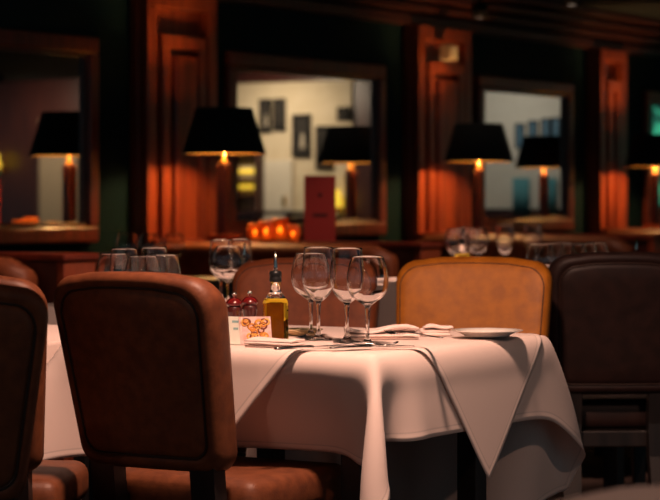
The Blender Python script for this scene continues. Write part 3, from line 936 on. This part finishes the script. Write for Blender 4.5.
for kind, px, Y, lab in (('round', 456, 9.75, 'blurred wine glass beside the blue glinting bottle, leftmost behind the tan chair'), ('round', 478, 9.85, 'blurred wine glass second from left behind the tan chair'),
                         ('round', 469, 10.0, 'blurred wine glass between the leftmost two behind the tan chair'), ('tall', 505, 9.85, 'single blurred wine glass standing apart behind the tan chair'), ('tall', 533, 10.1, 'blurred wine glass rightmost behind the tan chair')):
    wine_glass(kind, at(px, Y, 0.7525), lab, group=g)

# low tumblers behind the dark chair
prof = [(0.0, 0.0), (0.030, 0.0), (0.032, 0.003), (0.037, 0.09), (0.0355, 0.09), (0.030, 0.008), (0.0, 0.008)]
wine_names = ('first from left', 'second from left', 'third from left', 'fourth from left', 'fifth from left', 'last')
for i in range(6):
    wine_glass('round', at(540 + i * 11, 7.70 + 0.13 * (i % 3), Zn), 'wine glass in the row behind the dark right chair, %s' % wine_names[i], group='row of wine glasses behind the dark chair')

# oil bottles
def oil_bottle(loc, rot, label, grp='oil bottles'):
    t = thing('oil_bottle', label, 'bottle', loc, rot, grp)
    def sq(hw, z, r, n=5):
        pts = []
        for k in range(4):
            a0 = k * PI / 2
            cx = (hw - r) * (1 if k in (0, 3) else -1); cy = (hw - r) * (1 if k in (0, 1) else -1)
            for i in range(n + 1):
                a = a0 + PI / 2 * i / n
                pts.append((cx + r * math.cos(a), cy + r * math.sin(a), z))
        return pts
    def loft(name, secs, mat, par):
        bm = bmesh.new(); R = [[bm.verts.new(p) for p in sq(*s_)] for s_ in secs]
        for a, b_ in zip(R, R[1:]):
            for i in range(len(a)): bm.faces.new((a[i], a[(i + 1) % len(a)], b_[(i + 1) % len(a)], b_[i]))
        bm.faces.new(R[0]); bm.faces.new(R[-1])
        return obj(name, from_bm(bm, name), mat, par)
    w = 0.0275
    body = loft('glass_body', [(w - 0.0045, 0.1045, 0.0085), (w - 0.010, 0.114, 0.0165), (0.013, 0.121, 0.0128), (0.0115, 0.128, 0.0114), (0.0115, 0.142, 0.0114)], 'glass', t)
    loft('oil_fill', [(w - 0.003, 0.0, 0.006), (w, 0.004, 0.008), (w, 0.092, 0.010), (w - 0.0015, 0.099, 0.011), (w - 0.0045, 0.104, 0.012)], 'oil', body)
    lathe('stopper', [(0, 0.1425), (0.0135, 0.1425), (0.0145, 0.145), (0.0145, 0.152), (0.0132, 0.154), (0.0145, 0.156), (0.0145, 0.164), (0.0132, 0.1665), (0.0115, 0.1685), (0, 0.1685)], 'black_plastic', t, 24)
    obj('spout', tube_mesh('spout', [(0, 0, 0.168), (0, 0, 0.178), (0.001, 0, 0.195), (0.003, 0, 0.214)], [0.0052, 0.0048, 0.0034, 0.0026], 12), 'steel', t)
    return t
oil_bottle(on_table(275.5, 342.6, ZC), ROOM_ROT + 0.75, 'square bottle of yellow olive oil with steel pourer on the white table')
oil_bottle(at(244, 7.35, Zn), 0.4, 'blurred bottle of oil behind the red pepper mills')
oil_bottle(at(462, 9.5, 0.7525), 0.2, 'blurred bottle among the wine glasses behind the tan chair')
oil_bottle(at(636, 8.2, Zn), 0.3, 'bottle whose pourer rises above the dark right chair')

# pepper mills
def mill(loc, label):
    t = thing('pepper_mill', label, 'pepper mill', loc, 0, 'red mills on the foreground table')
    lathe('body', interp([(0, 0), (0.0195, 0.0), (0.0200, 0.006), (0.0165, 0.03), (0.0155, 0.052), (0.0185, 0.066), (0.0190, 0.074), (0.0150, 0.081), (0.0, 0.0815)], 4), 'mill_dark', t, 28)
    lathe('cap', interp([(0, 0.082), (0.0155, 0.082), (0.0198, 0.086), (0.0195, 0.091), (0.0130, 0.0985), (0.005, 0.1015), (0, 0.102)], 4), 'red_lacquer', t, 28)
    lathe('knob', [(0, 0.1015), (0.0025, 0.1015), (0.0025, 0.106), (0.0055, 0.108), (0.0062, 0.111), (0.0045, 0.1145), (0, 0.1155)], 'steel', t, 16)
mill(on_table(234.3, 340.2, ZC), 'dark red pepper mill behind the table card, left one')
mill(on_table(249.8, 338.3, ZC), 'dark red pepper mill behind the table card, beside the oil bottle')

# table card: two leaves folded like an open book
cp = on_table(240.5, 344.6, ZC)
t = thing('table_card', 'folded table card with a food photograph beside the oil bottle', 'card', cp, 0)
def leaf(name, w_, h_, ang, mat, par, tilt):
    bm = bmesh.new()
    add_box(bm, 0, w_, -0.0006, 0.0006, 0, h_, 0)
    bm.transform(Matrix.Rotation(ang, 4, 'Z') @ Matrix.Shear('XY', 4, (tilt[0], tilt[1])))
    return obj(name, from_bm(bm, name, False), mat, par)
lf = leaf('photo_leaf', 0.074, 0.064, math.radians(8), 'card_photo', t, (-0.05, 0.18))
lf2 = leaf('text_leaf', 0.055, 0.064, math.radians(180 - 22), 'card_white', t, (0.02, -0.18))
# printed blobs of fried food on the photo leaf: rings of golden batter
prn = random.Random(11)
plain('batter', (0.60, 0.22, 0.02), 0.5); plain('batter_pale', (0.75, 0.42, 0.08), 0.5); plain('print_brown', (0.16, 0.03, 0.01), 0.5)
spots = [(prn.gauss(cx_, 0.007), prn.gauss(cz_, 0.004), prn.uniform(0.005, 0.009)) for cx_, cz_ in ((0.055, 0.048), (0.036, 0.040), (0.034, 0.020), (0.046, 0.024), (0.012, 0.050)) for _ in range(5)]
spots = [(min(max(x, 0.011), 0.063), min(max(z, 0.010), 0.054), r) for x, z, r in spots]
for i, (x, z, r) in enumerate(spots):
    pts = [(x + r * math.cos(a * PI / 8), -0.0009, z + 0.8 * r * math.sin(a * PI / 8)) for a in range(16)]
    me = tube_mesh('food_print', pts, 0.0024, 6, True)
    M_ = Matrix.Rotation(math.radians(8), 4, 'Z') @ Matrix.Shear('XY', 4, (-0.05, 0.18))
    for v in me.vertices:
        c_ = v.co.copy(); c_.y = -0.0009 + (c_.y + 0.0009) * 0.1
        v.co = M_ @ c_
    obj('food_print', me, ('batter', 'batter_pale', 'print_brown')[i % 3], lf)
for x, z, w_ in ((0.008, 0.050, 0.016), (0.008, 0.034, 0.012)):
    bm = bmesh.new(); add_box(bm, x, x + w_, 0.0006, 0.0010, z, z + 0.005, 0)
    bm.transform(Matrix.Rotation(math.radians(180 - 22), 4, 'Z') @ Matrix.Shear('XY', 4, (0.02, -0.18)))
    obj('print_mark', from_bm(bm, 'print_mark', False), 'card_teal', lf2)

# plates
def plate(loc, r, label, mat='porcelain'):
    k_ = r / 0.09
    prof = interp([(0.0, 0.004), (0.052 * k_, 0.004), (0.060 * k_, 0.006), (0.075 * k_, 0.013), (0.0885 * k_, 0.0155), (0.09 * k_, 0.0145), (0.0885 * k_, 0.013), (0.074 * k_, 0.0095), (0.056 * k_, 0.002), (0.053 * k_, 0.0), (0.0, 0.0)], 3)
    o = lathe('side_plate', prof, mat, None, 48, loc=loc)
    return tag(o, label, 'plate', 'side plates')
plate(on_table(487, 336.0, ZC + 0.004), 0.088, 'white side plate in front of the tan chair')
plate(on_table(302, 335.0, ZC), 0.052, 'small pale yellow plate between the bottle and glasses', 'porcelain_yellow')

# napkins: layered folded linen with soft edges
def napkin(loc, lx, ly, layers, rot, label, seed, h=0.004, wave=0.004):
    rnd = random.Random(seed)
    t = thing('napkin', label, 'napkin', loc, rot, 'folded napkins')
    for q in range(layers):
        bm = bmesh.new(); n, m_ = 22, 14
        ox, oy = rnd.uniform(-0.006, 0.006), rnd.uniform(-0.006, 0.006)
        k1, k2 = rnd.uniform(0, 6), rnd.uniform(0, 6)
        V = []
        for side in (0, 1):
            for j in range(m_ + 1):
                for i in range(n + 1):
                    u, v = i / n * 2 - 1, j / m_ * 2 - 1
                    edge = max(abs(u) ** 8, abs(v) ** 8)
                    zz = q * h + side * h * (1 - 0.55 * edge) + (wave * (0.5 + 0.5 * math.sin(3.2 * u + k1)) * (0.5 + 0.5 * math.cos(2.3 * v + k2)) * (q + side) / max(1, layers))
                    if q == 0 and side == 0: zz = 0.0
                    V.append(bm.verts.new((ox + u * lx/2 * (1 - 0.03 * v), oy + v * ly/2, zz)))
        S_ = (n + 1) * (m_ + 1)
        for j in range(m_):
            for i in range(n):
                a = j * (n + 1) + i
                bm.faces.new((V[a], V[a + n + 1], V[a + n + 2], V[a + 1]))
                bm.faces.new((V[S_ + a], V[S_ + a + 1], V[S_ + a + n + 2], V[S_ + a + n + 1]))
        loop = [i for i in range(n + 1)] + [j * (n + 1) + n for j in range(1, m_ + 1)] + [m_ * (n + 1) + i for i in range(n - 1, -1, -1)] + [j * (n + 1) for j in range(m_ - 1, 0, -1)]
        for a, b_ in zip(loop, loop[1:] + loop[:1]):
            bm.faces.new((V[a], V[b_], V[S_ + b_], V[S_ + a]))
        obj('fold', from_bm(bm, 'fold'), 'linen_napkin', t)
    return t
napkin(on_table(381, 338.3, ZC), 0.17, 0.10, 3, ROOM_ROT - 0.9, 'folded white napkin under the fork, left of the side plate', 3, 0.007, 0.020)
napkin(on_table(436, 335.2, ZC + 0.0), 0.07, 0.05, 3, 0.1, 'rolled end of white linen beside the fork', 4, 0.008, 0.006)
napkin(Vector((-0.123, 5.243, ZC)), 0.13, 0.055, 3, ROOM_ROT + PI / 2, 'folded white napkin in front of the oil bottle', 5, 0.006, 0.004)

# cutlery
def ribbon(name, pts, mat, par, th=0.0014):
    """pts: (x, half width, z) along the handle"""
    bm = bmesh.new(); T_ = []; B_ = []
    for x, hw, z in pts:
        T_.append([bm.verts.new((x, -hw, z + th)), bm.verts.new((x, 0, z + th * 1.4)), bm.verts.new((x, hw, z + th))])
        B_.append([bm.verts.new((x, -hw, z)), bm.verts.new((x, 0, z)), bm.verts.new((x, hw, z))])
    for i in range(len(pts) - 1):
        for k in range(2):
            bm.faces.new((T_[i][k], T_[i + 1][k], T_[i + 1][k + 1], T_[i][k + 1]))
            bm.faces.new((B_[i][k], B_[i][k + 1], B_[i + 1][k + 1], B_[i + 1][k]))
        bm.faces.new((T_[i][0], B_[i][0], B_[i + 1][0], T_[i + 1][0]))
        bm.faces.new((T_[i][2], T_[i + 1][2], B_[i + 1][2], B_[i][2]))
    for e_ in (0, -1):
        for k in range(2):
            bm.faces.new((T_[e_][k], T_[e_][k + 1], B_[e_][k + 1], B_[e_][k]))
    return obj(name, from_bm(bm, name), mat, par)
def fork(loc, rot, label):
    t = thing('fork', label, 'fork', loc, rot, 'steel cutlery')
    ribbon('handle', [(-0.10, 0.003, 0.001), (-0.095, 0.0075, 0.001), (-0.06, 0.006, 0.003), (-0.01, 0.003, 0.007), (0.02, 0.003, 0.008), (0.035, 0.008, 0.006), (0.045, 0.011, 0.004), (0.052, 0.0115, 0.003)], 'steel', t)
    for k in range(4):
        y = -0.0096 + k * 0.0064
        obj('tine', tube_mesh('tine', [(0.051, y, 0.004), (0.07, y, 0.003), (0.088, y, 0.006), (0.098, y * 0.95, 0.011)], [0.0017, 0.0016, 0.0014, 0.0008], 6), 'steel', t)
def knife(loc, rot, label):
    t = thing('knife', label, 'knife', loc, rot, 'steel cutlery')
    ribbon('handle', [(-0.11, 0.004, 0.001), (-0.105, 0.008, 0.001), (-0.05, 0.007, 0.002), (-0.005, 0.0055, 0.002)], 'steel', t, 0.004)
    ribbon('blade', [(-0.005, 0.0055, 0.003), (0.01, 0.0085, 0.003), (0.08, 0.0095, 0.002), (0.105, 0.006, 0.001), (0.112, 0.001, 0.001)], 'steel', t, 0.0012)
fk = on_table(414, 336.6, ZC + 0.022)
fork(fk, math.radians(128), 'steel fork resting on the napkin left of the side plate')
knife(on_table(314, 348.2, ZC + 0.001), math.radians(38), 'steel knife lying in front of the wine glasses, nearer the table edge')
fork(on_table(356, 346.8, ZC), math.radians(10), 'steel fork lying in front of the wine glasses')
knife(on_table(372, 348.2, ZC), math.radians(30), 'steel knife lying at the foot of the large round wine glass')

# ------------------------------------------------------------------ things on the divider below the central mirror
def divider_pos(px, s=9.95):
    r = (px - 330) / F
    mm = s * (r * D.y - D.x) / (N.x - r * N.y)
    p = D * s + N * mm; p.z = DIV_Z
    return p
for i, px in enumerate((255, 266, 280, 293)):
    t = thing('candle_holder', 'glowing amber glass candle holder, %s of four below the central mirror' % ('leftmost', 'second', 'third', 'rightmost')[i], 'candle holder', divider_pos(px, 9.95 + 0.055 * (-1) ** i), 0, 'amber candle holders')
    t.scale = ((1.0, 1.15, 1.3, 0.9)[i],) * 3
    lathe('amber_cup', interp([(0, 0), (0.026, 0.0), (0.040, 0.025), (0.042, 0.05), (0.034, 0.085), (0.0325, 0.085), (0.040, 0.05), (0.038, 0.027), (0.024, 0.004), (0, 0.004)], 2), 'amber_glass', t, 20)
    lathe('candle', [(0, 0.0045), (0.020, 0.0045), (0.020, 0.030), (0, 0.030)], 'wax', t, 16)
    lathe('flame', [(0, 0.031), (0.006, 0.038), (0.005, 0.046), (0, 0.058)], 'flame', t, 10)
p = divider_pos(320)
t = thing('menu', 'tall dark red menu standing on the divider below the central mirror', 'menu', p, math.radians(4))
bm = bmesh.new(); add_box(bm, -0.080, 0.080, -0.003, 0.003, 0, 0.335, 0.001, 1)
obj('cover', from_bm(bm, 'cover', False), 'menu_red', t)
bm = bmesh.new(); add_box(bm, -0.080, 0.080, -0.003, 0.003, 0, 0.335, 0.001, 1)
bm.transform(Matrix.Translation((-0.079, 0.004, 0)) @ Matrix.Rotation(math.radians(35), 4, 'Z') @ Matrix.Translation((0.079, 0, 0)))
obj('back_cover', from_bm(bm, 'back_cover', False), 'menu_red', t)
box('title_print', -0.038, 0.038, -0.0036, -0.0029, 0.122, 0.142, 'menu_print', t, bevel=0)
lathe('emblem_print', [(0, 0), (0.012, 0), (0.012, 0.0006), (0, 0.0006)], 'menu_print', t, 16, loc=(0, -0.003, 0.235), rot=(PI / 2, 0, 0))
